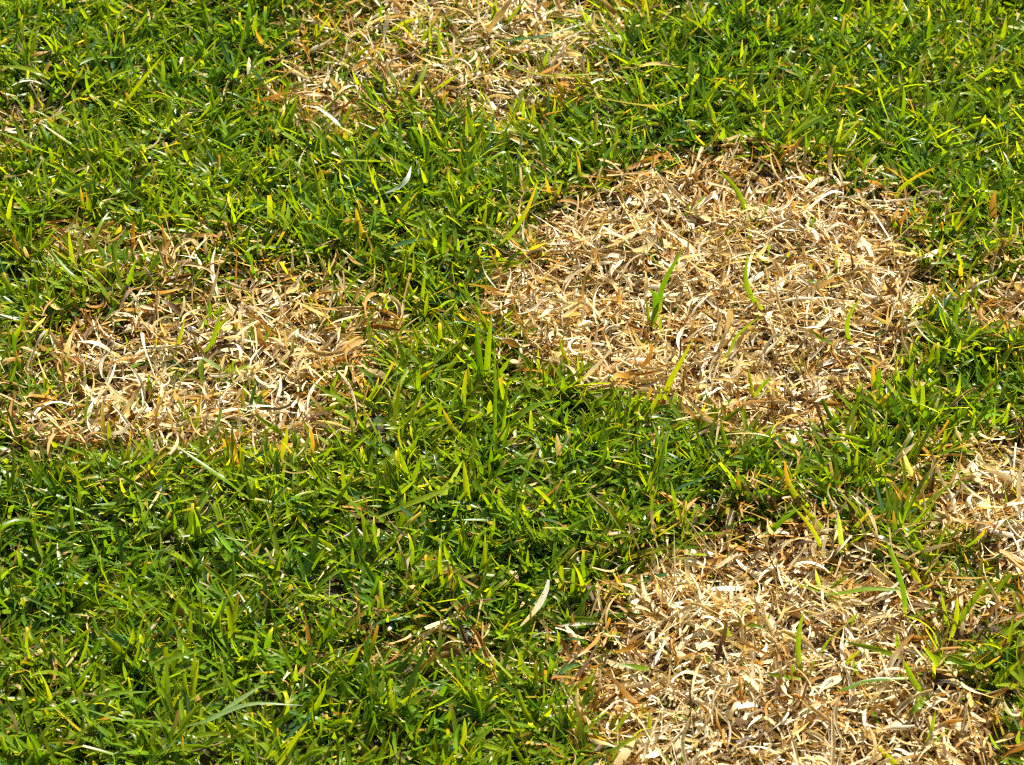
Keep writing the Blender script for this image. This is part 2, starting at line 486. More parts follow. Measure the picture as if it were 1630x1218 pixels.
def grow_lawn():
    x, y, az, tl, ut = lawn_sample(int(AREA * 12300), (4, 8))
    D = deadness(x, y)
    keep = ut + rng.normal(0, .03, len(x)) > np.clip(D * 1.03, 0, .952)     # whole tufts live or die
    x, y, az, tl, D = x[keep], y[keep], az[keep], tl[keep], D[keep]
    n = len(x)
    L = np.clip(rng.normal(.0240, .0060, n), .010, .040) * tl * (1 - .35 * D)
    # thin spots and bent-over areas
    L *= .82 + .4 * fbm(x, y, .07, 77)
    Wd = np.clip(rng.normal(.0029, .0005, n), .0015, .0042)
    Wd *= 1 - .3 * D          # regrowth in the dead places is thin
    lean = np.abs(rng.normal(.88, .34, n)); curl = rng.normal(.30, .55, n)
    V = green_ribbons(x, y, L, Wd, lean, curl, az, k=6)
    C = green_colours(n, 6, x, y, deadness(x, y, FGRID))
    me = ribbons_to_mesh("turf", V, np.repeat(C[:, :, None, :], 3, axis=2))
    me.materials.append(M_GREEN)
    o = link(bpy.data.objects.new("turf", me), lawn)
    tag(o, kind="stuff")
    # short young leaves filling the floor of the lawn
    n = int(AREA * 26000)
    x = rng.uniform(X0, X1, n); y = rng.uniform(Y0, Y1, n)
    D = deadness(x, y)
    k_ = rng.random(n) > D * 1.3
    x, y, D = x[k_], y[k_], D[k_]; n = len(x)
    V = green_ribbons(x, y, rng.uniform(.011, .020, n), rng.uniform(.0016, .0026, n), rng.uniform(.5, 1.4, n), rng.normal(.2, .4, n),
                      rng.uniform(0, 6.283, n), k=4)
    C = green_colours(n, 4, x, y, D)
    me = ribbons_to_mesh("young_leaves", V, np.repeat(C[:, :, None, :], 3, axis=2))
    me.materials.append(M_GREEN)
    tag(link(bpy.data.objects.new("young_leaves", me), lawn), kind="stuff")
    # dry litter between the stems
    n = int(AREA * 8000)
    x = rng.uniform(X0, X1, n); y = rng.uniform(Y0, Y1, n)
    D = deadness(x, y)
    k_ = (D < .5) & (rng.random(n) < .25 + .65 * smooth(.35, .7, fbm(x, y, .06, 91)) + D)
    x, y = x[k_], y[k_]; n = len(x)
    V = straw_ribbons(x, y, np.clip(rng.normal(.017, .006, n), .006, .034), np.clip(rng.normal(.0019, .0006, n), .0008, .0034),
                      rng.uniform(.001, .011, n), k=6)
    C = straw_colours(n, 6, dark=.85)
    me = ribbons_to_mesh("thatch", V, np.repeat(C[:, :, None, :], 3, axis=2))
    me.materials.append(M_STRAW)
    o = link(bpy.data.objects.new("thatch", me), lawn)
    tag(o, kind="stuff")
    # the blades that stand out of the canopy, each a piece of its own
    gx = np.arange(30, 1630, 72); gy = np.arange(20, 1230, 60)
    pts = np.array([(a + rng.uniform(-30, 30), b + rng.uniform(-26, 26)) for b in gy for a in gx])
    w = at_z(pts, 0.0)
    D = deadness(w[:, 0], w[:, 1])
    w = w[D < .35]
    w = w[rng.permutation(len(w))[:300]]
    n = len(w)
    x, y = w[:, 0], w[:, 1]
    L = np.clip(rng.normal(.031, .005, n), .022, .044); Wd = np.clip(rng.normal(.0032, .0005, n), .0020, .0044)
    az = rng.uniform(0, 2 * np.pi, n); az = az - .34 * np.sin(2 * az)
    V = green_ribbons(x, y, L, Wd, np.abs(rng.normal(.80, .30, n)), rng.normal(.55, .50, n), az, k=9)
    C = green_colours(n, 9, x, y, np.zeros(n))
    for i in range(n):
        o3 = np.array([x[i], y[i], V[i, 0, 1, 2]])
        me = ribbons_to_mesh("grass_blade", V[i:i + 1] - o3, np.repeat(C[i:i + 1, :, None, :], 3, axis=2))
        me.materials.append(M_GREEN)
        o = link(bpy.data.objects.new("grass_blade", me), lawn)
        o.location = o3.tolist()
grow_lawn()

# ------------------------------------------------------------------ dead patches
DEAD = [
    ("broad oval patch of bleached straw-coloured dead grass, the largest whole one", 260),
    ("dead straw patch cut off by the bottom edge of the picture", 260),
    ("irregular patch of tangled tan dead grass near the left edge", 220),
    ("brown and cream dead patch cut off by the top edge of the picture", 170),
    ("dead patch at the right edge beside the bottom one, half out of the picture", 70),
    ("small dry patch at the right edge, level with the large oval patch", 20),
    ("little thin brown spot in the green grass left of the bottom dead patch", 16),
    ("thin streak of dry blades in grass just above the tangled left patch", 24),
    ("faint dry spot at the left edge near the top corner", 10),
    ("faint dry spot at the left edge near the bottom corner", 10),
    ("sparse dry tongue of straw at the right-hand end of the left patch", 12),
]

def grow_patches():
    n = int(AREA * 100000)
    x = rng.uniform(X0, X1, n); y = rng.uniform(Y0, Y1, n)
    E = dead_each(x, y)
    own = E.argmax(axis=0); D = E.max(axis=0)
    F = deadness(x, y, FGRID)
    hole = smooth(.60, .78, fbm(x, y, .022, 131))          # bald hollows down to the soil
    keep = rng.random(n) < np.maximum(D, .55 * F) * (1 - .75 * hole)
    x, y, own, D, F = x[keep], y[keep], own[keep], D[keep], F[keep]
    for p, (label, nsingle) in enumerate(DEAD):
        c = POLY[p].mean(axis=0)
        base = np.array([c[0], c[1], float(ground(c[:1], c[1:])[0])])
        root = empty("dead_grass_patch", base)
        tag(root, label, "dead grass", "dead grass patches in the lawn")
        s = own == p
        xs, ys = x[s], y[s]; m = len(xs)
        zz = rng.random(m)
        V = straw_ribbons(xs, ys, np.clip(rng.normal(.0205, .007, m), .006, .038), np.clip(rng.lognormal(math.log(.0019), .36, m), .0007, .0046),
                          rng.uniform(.0005, .0035, m) + (.002 + .0125 * smooth(.30, .72, fbm(xs, ys, .030, 63))) * zz, k=7)
        inner = smooth(.002, .030, poly_sd(xs, ys, POLY[p]) + (vnoise(xs, ys, .025, 171) - .5) * .03)
        C = straw_colours(m, 7, rim=np.maximum((1 - inner) * .85, smooth(.75, .15, zz) * .55))   # lower layer is older; its golden brown also paints warm shade into gaps
        me = ribbons_to_mesh("straw_mat", V - base, np.repeat(C[:, :, None, :], 3, axis=2))
        me.materials.append(M_STRAW)
        tag(link(bpy.data.objects.new("straw_mat", me), root), kind="stuff")
        # the single dry blades lying on top
        pol = POLY[p]; got = []
        lo, hi = pol.min(0), pol.max(0)
        lo = np.maximum(lo, [-.40, -.33]); hi = np.minimum(hi, [.40, .43])
        while len(got) < nsingle:
            q = rng.uniform(lo, hi)
            if poly_sd(q[:1], q[1:], pol)[0] > .002:
                got.append(q)
        got = np.array(got); m = nsingle
        V = straw_ribbons(got[:, 0], got[:, 1], np.clip(rng.normal(.026, .006, m), .015, .040), np.clip(rng.lognormal(math.log(.0024), .32, m), .0012, .0050),
                          rng.uniform(.006, .011, m), k=11, up=.10)
        inner = smooth(.0, .030, poly_sd(got[:, 0], got[:, 1], POLY[p]))
        C = straw_colours(m, 11, rim=(1 - inner) * .8)
        for i in range(m):
            o3 = V[i, 0, 1]
            me = ribbons_to_mesh("straw_blade", V[i:i + 1] - o3, np.repeat(C[i:i + 1, :, None, :], 3, axis=2))
            me.materials.append(M_STRAW)
            o = link(bpy.data.objects.new("straw_blade", me), root)
            o.location = (o3 - base).tolist()
grow_patches()

# ------------------------------------------------------------------ single shoots and blades that stand out in the photograph
def curve_pts(p, k):
    """smooth curve through control points p (m,d) -> (k,d)"""
    p = np.asarray(p, float)
    m = len(p)
    if m == 2:
        t = np.linspace(0, 1, k)[:, None]
        return p[0] * (1 - t) + p[1] * t
    ext = np.vstack([2 * p[0] - p[1], p, 2 * p[-1] - p[-2]])
    u = np.linspace(0, m - 1 - 1e-9, k)
    i = u.astype(int); f = (u - i)[:, None]
    a, b, c, d = ext[i], ext[i + 1], ext[i + 2], ext[i + 3]
    return .5 * ((2 * b) + (-a + c) * f + (2 * a - 5 * b + 4 * c - d) * f ** 2 + (-a + 3 * b - 3 * c + d) * f ** 3)

def on_ground(p, up=.001):
    z = 0.0
    for _ in range(6):
        w = at_z(p, z)[0]
        z = float(ground(w[:1], w[1:2])[0]) + up
    return at_z(p, z)[0]

def trace(pts, mode):
    """3-D control points of a blade; pts runs foot -> tip. mode: lean in degrees of the plane it grows in
    (90 upright, more = towards the viewer) or a list of heights in mm above the soil for blades that lie over"""
    foot = on_ground([pts[0]], .005 if not isinstance(mode, (list, tuple)) else mode[0] * .001)
    if isinstance(mode, (list, tuple)):
        hs = np.interp(np.linspace(0, 1, len(pts)), np.linspace(0, 1, len(mode)), mode) * .001
        w0 = at_z([pts[0]], 0.0)[0]
        if deadness(w0[:1], w0[1:2])[0] > .5:
            hs = hs + .008           # lies on top of the straw mat
        return np.array([on_ground([q], h) for q, h in zip(pts, hs)])
    a = R(mode)
    nrm_ = np.array([0, -math.sin(a), math.cos(a)])
    out = [foot]
    for q in pts[1:]:
        d = px_dir([q])[0]
        s = ((foot - CAM) @ nrm_) / (d @ nrm_)
        out.append(CAM + d * s)
    return np.array(out)

COL = {
    'g': (G_MID, G_MID), 'y': (G_YEL, G_YEL), 'd': (G_DEEP, G_DEEP * 1.1), 'yo': (G_YEL, ORA), 'gy': (G_MID, YEL), 'yy': (YEL * .9, YEL),
    'b': (G_BLUE, G_BLUE * 1.1), 'w': (np.array([.30, .38, .33]), np.array([.36, .43, .40])), 'o': (ORA, RUST), 't': (TAN, CREAM),
    'c': (CREAM, WHITE), 'pg': (np.array([.16, .25, .08]), np.array([.20, .28, .11])),
}

def blade_mesh(name, pts, mode, colour, width, roll, origin, k=14, blunt=False):
    P = curve_pts(trace(pts, mode), k)
    t = np.linspace(0, 1, k)
    view = norm(P - CAM)
    T = norm(np.gradient(P, axis=0))
    facing = np.array([0., 0., -1.]) * np.ones_like(T) if isinstance(mode, (list, tuple)) else norm(view * np.array([1, 1, 0]))
    S = norm(np.cross(T, facing)); Nn = np.cross(T, S)
    ang = R(roll) + .35 * np.sin(t * 3 + roll)
    S = S * np.cos(ang)[:, None] + Nn * np.sin(ang)[:, None]
    prof = (.6 + .4 * np.clip(t / .2, 0, 1)) * (1 - np.clip((t - .45) / .55, 0, 1) ** 2.2)
    if blunt:
        prof = (.7 + .3 * np.clip(t / .2, 0, 1)) * (1 - .25 * t ** 3)
    w = np.maximum(prof, .06) * width * .00080
    V = ribbon((P - origin)[None], S[None], w[None], np.array([[.18]]))
    c0, c1 = COL[colour]
    f = np.clip((t - .45) / .4, 0, 1)[:, None] if colour in ('yo', 'gy') else t[:, None]
    C = mixc(c0[None], c1[None], f)
    if colour in 'gydb':
        C = mixc(C, np.array([.32, .34, .12])[None] * np.ones_like(C), np.clip(.18 - t, 0, 1)[:, None] * 3)
        C = mixc(C, ORA[None] * np.ones_like(C), np.clip((t - .93) / .07, 0, 1)[:, None] * (.8 if int(pts[0][0]) % 3 == 0 else 0))
    me = ribbons_to_mesh(name, V, np.repeat(C[None, :, None, :], 3, axis=2))
    me.materials.append(M_STRAW if colour in ('o', 't', 'c') else M_GREEN)
    return me

def shoot(label, blades, cat="grass shoot", name="grass_shoot", group=None):
    """blades: (colour, width mm, [(x,y) foot .. tip], mode[, roll])"""
    foot = on_ground([blades[0][2][0]])
    if len(blades) == 1:
        c, wd, pts, mode = blades[0][:4]
        roll = blades[0][4] if len(blades[0]) > 4 else float(rng.uniform(-35, 35))
        o = link(bpy.data.objects.new(name, blade_mesh(name, pts, mode, c, wd, roll, foot)))
        o.location = foot.tolist()
        return tag(o, label, cat, group)
    root = empty(name, foot)
    for b in blades:
        c, wd, pts, mode = b[:4]
        roll = b[4] if len(b) > 4 else float(rng.uniform(-35, 35))
        link(bpy.data.objects.new("blade", blade_mesh("blade", pts, mode, c, wd, roll, foot)), root)
    return tag(root, label, cat, group)

GA = "green shoots in the large oval patch"
GB = "green shoots in the bottom patch"
GC = "green shoots in the left patch"
GD = "green blades crossing the top patch"
GE = "blades standing out in the lawn"

# --- in the large oval patch
shoot("long dark green blade curving up in the middle of the oval patch",
      [('d', 4.2, [(1050, 500), (1052, 466), (1064, 436), (1092, 387)], 92, 10), ('g', 2.6, [(1051, 538), (1051, 520), (1052, 503)], 92)], group=GA)
shoot("pair of stubby blades left of the long dark blade in the oval patch",
      [('d', 5.0, [(1041, 524), (1043, 495), (1043, 470), (1032, 460)], 92, 15), ('g', 2.6, [(1033, 518), (1031, 498), (1028, 476)], 92)], group=GA)
shoot("tall hooked green blade right of centre in the oval patch",
      [('g', 4.4, [(1219, 498), (1198, 474), (1187, 446), (1190, 398)], 92, 5)], group=GA)
shoot("long slanting blade below the tall hooked blade in the oval patch",
      [('g', 3.2, [(1141, 590), (1160, 560), (1175, 532), (1212, 502)], 90, 20)], group=GA)
shoot("curved upright blade near the right rim of the oval patch",
      [('g', 3.4, [(1357, 549), (1349, 530), (1351, 505), (1371, 470)], 92, 10), ('g', 3.0, [(1326, 548), (1305, 537), (1286, 522)], [3, 10, 14])], group=GA)
shoot("three-bladed green fork near the lower rim of the oval patch",
      [('y', 3.0, [(1198, 634), (1195, 610), (1190, 583)], 92), ('g', 3.0, [(1199, 634), (1212, 616), (1229, 598)], 90), ('y', 2.8, [(1200, 634), (1222, 624), (1251, 616)], [2, 9, 12])], group=GA)
shoot("stout slanting shoot at the bottom rim of the oval patch",
      [('y', 4.4, [(1056, 644), (1064, 612), (1082, 578), (1105, 537)], 90, 5), ('g', 3.2, [(1053, 645), (1052, 632), (1052, 618)], 95), ('y', 3.0, [(1050, 642), (1035, 634), (1018, 624)], 85)], group=GA)
shoot("open green V of two blades near the top of the oval patch",
      [('g', 4.0, [(1192, 353), (1184, 326), (1168, 296), (1138, 264)], 92, 0), ('g', 3.4, [(1204, 360), (1217, 338), (1230, 300)], 92), ('g', 2.4, [(1196, 352), (1198, 335), (1199, 318)], 92)], group=GA)
shoot("short paired sprig by the left half of the V in the oval patch",
      [('g', 2.6, [(1096, 347), (1108, 328), (1124, 309)], 90), ('d', 2.4, [(1094, 347), (1095, 335), (1096, 325)], 92)], group=GA)
shoot("tiny single green spike right of the V in the oval patch",
      [('d', 2.6, [(1290, 370), (1293, 357), (1297, 343)], 92)], group=GA)
shoot("cluster of small spikes under the V in the oval patch",
      [('y', 2.8, [(1195, 386), (1193, 374), (1191, 358)], 92), ('g', 2.6, [(1160, 384), (1150, 378), (1172, 362)], 90), ('g', 2.6, [(1188, 412), (1187, 402), (1187, 392)], 92), ('g', 2.6, [(1222, 412), (1224, 396), (1226, 388)], 92)], group=GA)
shoot("low mossy tuft of short blades in the right half of the oval patch",
      [('g', 2.6, [(1293, 440), (1291, 428), (1288, 416)], 92), ('y', 3.4, [(1300, 447), (1315, 442), (1330, 436)], [2, 6, 6]), ('g', 2.8, [(1334, 440), (1332, 425), (1330, 409)], 92), ('d', 3.0, [(1310, 452), (1296, 450), (1284, 444)], [2, 5, 4])], group=GA)
shoot("small leaning spike at the lower left rim of the oval patch",
      [('y', 3.2, [(858, 596), (857, 580), (857, 556)], 92), ('y', 3.0, [(925, 614), (922, 600), (919, 566)], 92)], group=GA)
shoot("short forked sprig in the left third of the oval patch",
      [('y', 2.6, [(902, 508), (906, 500), (910, 486)], 92), ('g', 2.4, [(900, 508), (893, 502), (886, 496)], 88)], group=GA)
shoot("yellow-tipped tuft leaning over the upper right rim of the oval patch",
      [('yo', 3.6, [(1425, 318), (1436, 298), (1460, 280), (1490, 266)], 88), ('o', 4.0, [(1428, 372), (1436, 350), (1447, 330)], 90), ('gy', 4.0, [(1430, 372), (1424, 356), (1418, 345)], 92),
       ('y', 3.6, [(1432, 362), (1455, 362), (1485, 364)], [3, 12, 10]), ('g', 3.2, [(1436, 372), (1455, 390), (1476, 405)], [3, 14, 8])], group=GA)

# --- in the bottom patch
shoot("tall upright shoot with a side leaf in the middle of the bottom patch",
      [('g', 3.8, [(1278, 1076), (1271, 1045), (1271, 1010), (1280, 969)], 92, 0), ('g', 4.0, [(1277, 1082), (1250, 1078), (1219, 1072)], [2, 10, 9]), ('d', 2.8, [(1281, 1078), (1290, 1066), (1298, 1050)], 90), ('g', 2.6, [(1272, 1080), (1264, 1070), (1260, 1056)], 90)], group=GB)
shoot("two short parallel blades right of the upright shoot in the bottom patch",
      [('g', 3.6, [(1306, 1042), (1316, 1022), (1339, 1000)], 90), ('g', 3.4, [(1335, 1012), (1350, 994), (1366, 976)], 90)], group=GB)
shoot("small pair of curved sprigs in the left half of the bottom patch",
      [('g', 2.6, [(1161, 1025), (1159, 1006), (1150, 989)], 92), ('g', 3.0, [(1169, 995), (1180, 976), (1197, 962)], 90), ('g', 3.2, [(1170, 993), (1196, 995), (1221, 1003)], [2, 9, 6]), ('d', 2.4, [(1216, 996), (1222, 984), (1226, 976)], 90)], group=GB)
shoot("four-way sprawling shoot with one long leaf lying right in the bottom patch",
      [('g', 4.6, [(1308, 947), (1345, 944), (1384, 938), (1456, 941)], [3, 10, 12, 8], 10), ('g', 3.6, [(1306, 944), (1278, 933), (1244, 923)], [3, 10, 9]), ('pg', 3.2, [(1305, 942), (1302, 924), (1298, 905)], 92), ('g', 2.8, [(1309, 942), (1330, 930), (1352, 915)], 85), ('g', 2.6, [(1310, 948), (1330, 955), (1337, 966)], [3, 8, 5])], group=GB)
shoot("long dark stem arching down at the right of the bottom patch",
      [('d', 3.8, [(1441, 982), (1438, 940), (1424, 895), (1409, 858)], 92, 10), ('g', 3.4, [(1445, 984), (1475, 975), (1500, 964)], [3, 10, 10])], group=GB)
shoot("green arch of one thin blade at the right rim of the bottom patch",
      [('y', 3.4, [(1494, 1032), (1486, 1006), (1465, 988), (1437, 979)], 88)], group=GB)
shoot("large V of two bright blades at the upper right rim of the bottom patch",
      [('y', 3.8, [(1465, 928), (1448, 905), (1427, 888)], 90), ('y', 3.6, [(1467, 928), (1476, 910), (1493, 893)], 90), ('g', 4.2, [(1490, 895), (1470, 880), (1455, 850)], 90)], group=GB)
shoot("spreading shoot of four blades in the lower right of the bottom patch",
      [('g', 4.2, [(1474, 1110), (1452, 1080), (1437, 1048)], 92, 0), ('g', 4.6, [(1472, 1108), (1462, 1124), (1443, 1141)], [3, 12, 6]), ('g', 3.6, [(1432, 1047), (1390, 1032), (1342, 1021)], [6, 14, 12]), ('g', 3.0, [(1432, 1047), (1429, 1026), (1428, 1006)], 92)], group=GB)
shoot("flat sickle-shaped blade lying below centre in the bottom patch",
      [('d', 4.2, [(1446, 1080), (1384, 1084), (1350, 1096), (1328, 1103)], [6, 10, 9, 5], 0), ('y', 2.8, [(1340, 1068), (1356, 1046), (1374, 1033)], 88), ('d', 2.8, [(1362, 1080), (1362, 1066), (1359, 1050)], 92)], group=GB)
shoot("large crossing fan of yellow-green blades over the top rim of the bottom patch",
      [('y', 3.6, [(1313, 890), (1306, 868), (1290, 838), (1256, 800)], 90, 10), ('y', 4.6, [(1334, 868), (1315, 850), (1294, 826), (1275, 803)], 90, 0), ('y', 4.4, [(1312, 884), (1340, 874), (1362, 860), (1393, 839)], 88, 5),
       ('pg', 3.8, [(1341, 888), (1338, 850), (1333, 812)], 92, 10), ('gy', 3.6, [(1346, 863), (1362, 838), (1392, 806)], 88)], group=GB)
shoot("dark blade slanting over straw left of the crossing fan",
      [('d', 4.0, [(1211, 866), (1232, 842), (1250, 824), (1281, 804)], 88, 10), ('b', 3.0, [(1214, 864), (1238, 855), (1266, 841)], 80)], group=GB)
shoot("short flat blade at the left rim of the bottom patch",
      [('g', 3.8, [(1036, 1065), (1010, 1062), (984, 1057)], [3, 8, 9])], group=GB)
shoot("single upright blade at the lower left of the bottom patch",
      [('y', 3.6, [(1031, 1178), (1033, 1156), (1034, 1127)], 92)], group=GB)
shoot("thin vertical blade at the bottom edge inside the straw",
      [('g', 3.0, [(1087, 1222), (1087, 1200), (1088, 1178)], 92), ('g', 2.8, [(1212, 1220), (1205, 1208), (1200, 1198)], 90)], group=GB)
shoot("yellow-green leaning pair at the bottom edge right of the straw centre",
      [('y', 4.0, [(1432, 1222), (1415, 1206), (1396, 1188)], 90), ('g', 3.2, [(1474, 1195), (1490, 1178), (1511, 1158)], 90), ('g', 3.0, [(1472, 1192), (1482, 1165), (1489, 1132)], 92)], group=GB)
shoot("long forked blades crossing the right rim of the bottom patch",
      [('g', 4.0, [(1510, 1000), (1504, 970), (1499, 945)], 92), ('g', 4.2, [(1520, 1002), (1545, 962), (1577, 920)], 88), ('y', 3.6, [(1512, 1020), (1522, 985), (1524, 948)], 92)], group=GB)

# --- in the left patch
shoot("straight upright blade with a short side leaf in the left patch",
      [('y', 3.4, [(279, 568), (284, 545), (295, 505)], 92, 0), ('y', 2.6, [(281, 553), (270, 546), (257, 542)], [6, 14, 16])], group=GC)
shoot("tall twin blade in the centre of the left patch",
      [('g', 4.0, [(320, 570), (336, 548), (344, 522), (351, 496)], 90, 5), ('y', 3.0, [(342, 545), (350, 520), (368, 502)], 90)], group=GC)
shoot("drooping shoot with leaves hanging below the twin blade in the left patch",
      [('g', 4.0, [(319, 573), (321, 595), (325, 617)], [14, 9, 3], 0), ('pg', 3.6, [(322, 571), (340, 580), (358, 596)], [14, 10, 5], 0), ('g', 3.0, [(352, 605), (362, 590), (376, 572)], 88), ('y', 3.2, [(364, 590), (385, 586), (405, 581)], [4, 9, 9])], group=GC)
shoot("short thick leaf pair at the upper middle of the left patch",
      [('g', 4.2, [(337, 506), (348, 496), (364, 483)], 88), ('d', 2.8, [(334, 506), (334, 494), (334, 477)], 92)], group=GC)
shoot("small green hook right of centre in the left patch",
      [('g', 3.6, [(397, 634), (390, 622), (386, 611)], 92), ('g', 3.4, [(399, 632), (413, 630), (428, 629)], [2, 7, 7])], group=GC)
shoot("little orange-tipped green spike low in the left patch",
      [('yo', 3.2, [(251, 665), (252, 650), (253, 631)], 92), ('g', 3.0, [(242, 628), (238, 612), (236, 598)], 92)], group=GC)
shoot("bright leaf standing at the right end of the left patch",
      [('g', 4.0, [(525, 640), (528, 618), (538, 596)], 90), ('d', 3.6, [(547, 535), (546, 525), (548, 510)], 92)], group=GC)
shoot("long green blade across the lower right rim of the left patch",
      [('g', 3.4, [(462, 698), (430, 678), (404, 660)], 84)], group=GC)
shoot("broad pale cream dead leaf standing at the left rim of the left patch",
      [('c', 5.4, [(107, 577), (105, 558), (116, 527)], 94, 0)], cat="dead leaf", name="dead_leaf", group=GC)
shoot("curled cream dead leaf beside the broad one in the left patch",
      [('c', 4.2, [(184, 566), (165, 552), (146, 545), (122, 544)], [4, 13, 17, 16], 10)], cat="dead leaf", name="dead_leaf", group=GC)
shoot("orange arching dead leaf in the right half of the left patch",
      [('o', 5.0, [(428, 560), (414, 540), (412, 520)], 92, 0), ('o', 4.0, [(436, 552), (430, 532), (418, 516)], 94, 0)], cat="dead leaf", name="dead_leaf", group=GC)
shoot("grey-brown dry stalk slanting in the middle of the left patch",
      [('t', 2.4, [(268, 620), (252, 594), (236, 574)], 84, 0)], cat="dead leaf", name="dead_leaf", group=GC)
shoot("curled ring of thin cream straw low in the left patch",
      [('c', 1.6, [(352, 612), (361, 608), (364, 616), (356, 622), (346, 620), (344, 612), (352, 608)], [10, 14, 15, 13, 11, 10, 10], 0)], cat="dead leaf", name="dead_leaf", group=GC)

# --- crossing the top patch
shoot("long arched green blade lying across the right of the top patch",
      [('y', 3.6, [(953, 118), (905, 120), (867, 120), (827, 110), (785, 83)], [5, 16, 17, 16, 14], 0)], group=GD)
shoot("long grey-green blade lying over the upper right of the top patch",
      [('b', 2.8, [(784, 66), (830, 62), (872, 56), (942, 32)], [8, 14, 16, 18], 0)], group=GD)
shoot("thin upright blade in the left half of the top patch",
      [('g', 2.8, [(700, 98), (699, 75), (699, 44)], 92)], group=GD)
shoot("broad curved leaf with striped light in the upper left of the top patch",
      [('y', 5.2, [(621, 54), (638, 38), (664, 29)], 84, 0), ('g', 4.0, [(640, 78), (634, 66), (622, 56)], 92)], group=GD)
shoot("pair of parallel slanting blades at the lower rim of the top patch",
      [('y', 4.2, [(634, 161), (655, 146), (671, 129)], 88), ('y', 3.8, [(675, 158), (702, 137), (730, 118)], 88)], group=GD)
shoot("crossing bright blades at the very top of the dead top patch",
      [('y', 3.8, [(815, 34), (796, 18), (764, -4)], 90), ('g', 3.0, [(797, 50), (815, 26), (838, -2)], 90), ('g', 3.8, [(782, 38), (786, 20), (790, -4)], 92)], group=GD)
shoot("small leafy tuft poking through the right of the top patch",
      [('g', 3.4, [(865, 112), (868, 98), (874, 78)], 92), ('y', 3.0, [(943, 108), (944, 96), (942, 82)], 92), ('g', 3.0, [(905, 82), (908, 72), (911, 60)], 92)], group=GD)
shoot("slanting leaves at the left end of the top patch",
      [('y', 4.4, [(540, 112), (560, 92), (584, 76)], 86), ('g', 3.8, [(598, 100), (602, 90), (610, 80)], 90), ('gy', 3.6, [(655, 108), (645, 100), (636, 93)], 84)], group=GD)

# --- standing out in the lawn
LB = dict(cat="grass blade", name="single_grass_blade", group=GE)
shoot("shiny blue-grey blade arching below the left end of the top patch",
      [('w', 4.8, [(560, 212), (545, 204), (526, 187), (506, 173), (480, 167)], [14, 24, 28, 28, 24], 0)], **LB)
shoot("silvery bent blade in grass between the top and oval patches",
      [('w', 4.4, [(606, 310), (632, 300), (648, 285), (655, 264)], [12, 20, 24, 26], 0)], **LB)
shoot("thick green arc reaching in from the left edge near the top",
      [('y', 4.0, [(-8, 106), (36, 108), (62, 117), (80, 127)], [10, 26, 28, 22], 0)], **LB)
shoot("long blade turning yellow halfway, near the left edge in the upper lawn",
      [('gy', 4.0, [(142, 250), (118, 234), (98, 220), (62, 194)], [8, 20, 24, 30], 0)], **LB)
shoot("wide green blade slanting down from the left edge, upper lawn",
      [('g', 5.0, [(84, 246), (40, 228), (-6, 208)], [8, 24, 28], 0)], **LB)
shoot("long straight blade slanting up to the right in the upper left lawn",
      [('y', 3.6, [(194, 170), (224, 130), (261, 86)], 84, 0)], **LB)
shoot("long yellow blade lying beside the lower right rim of the top patch",
      [('yy', 4.6, [(1100, 148), (1066, 164), (1026, 168), (943, 154)], [8, 20, 24, 24], 0)], **LB)
shoot("long yellow-green blade leaning into the oval patch from its upper left",
      [('gy', 4.2, [(789, 400), (818, 366), (838, 335), (857, 286)], 90, 0)], **LB)
shoot("bright yellow spike in lawn left of the oval patch",
      [('yy', 4.2, [(581, 380), (571, 356), (566, 330)], 92, 0)], **LB)
shoot("blue-green spike right beside the bright yellow spike",
      [('b', 4.4, [(585, 376), (594, 352), (597, 330)], 92, 0)], **LB)
shoot("straight blade lying level in grass left of the oval patch top",
      [('y', 4.0, [(620, 257), (580, 256), (538, 255)], [12, 24, 26], 0)], **LB)
shoot("glossy blue-green blade lying below the bright yellow spike",
      [('b', 4.6, [(612, 398), (640, 388), (682, 378)], [12, 24, 26], 0)], **LB)
shoot("broad arching blade just below the lower left rim of the oval patch",
      [('g', 4.8, [(805, 698), (814, 674), (844, 650), (886, 636)], [6, 24, 34, 36], 0)], **LB)
shoot("very tall thin dark stem standing at the left rim of the oval patch",
      [('d', 2.6, [(788, 702), (788, 640), (787, 545)], 94, 0)], **LB)
shoot("curved blade with yellow tip in lawn between the left and oval patches",
      [('gy', 4.2, [(748, 702), (722, 684), (703, 648)], 90, 0)], **LB)
shoot("large dark tuft at the left point of the oval patch",
      [('d', 5.0, [(770, 612), (764, 580), (757, 512)], 90, 0), ('g', 4.6, [(776, 612), (776, 570), (783, 494)], 92, 10), ('d', 4.4, [(764, 610), (752, 575), (738, 560)], 88), ('g', 4.0, [(782, 612), (798, 590), (812, 570)], 88)], cat="grass tuft", name="grass_tuft", group=GE)
shoot("long straight blade slanting across the middle of the lawn",
      [('y', 4.4, [(598, 826), (650, 803), (690, 787), (730, 770)], [10, 26, 32, 34], 0)], **LB)
shoot("steep folded blade crossing the long slanting one in mid lawn",
      [('pg', 4.4, [(701, 800), (716, 770), (737, 732)], 90, 0), ('y', 4.4, [(747, 812), (742, 775), (738, 733)], 92, 0)], **LB)
shoot("three-bladed fork in the middle lawn left of the folded blade",
      [('g', 4.0, [(653, 770), (645, 745), (634, 716)], 92), ('g', 4.0, [(655, 768), (662, 750), (668, 730)], 90), ('y', 4.0, [(652, 768), (640, 775), (630, 788)], [8, 16, 12])], cat="grass tuft", name="grass_tuft", group=GE)
shoot("long pale blade arching level near the bottom left",
      [('pg', 3.4, [(296, 1157), (330, 1147), (360, 1133), (405, 1120), (482, 1123)], [8, 22, 28, 32, 28], 0)], **LB)
shoot("thin pale stalk crossing the long pale arch near the bottom left",
      [('pg', 3.0, [(352, 1134), (384, 1112), (419, 1090)], [24, 30, 34], 0)], **LB)
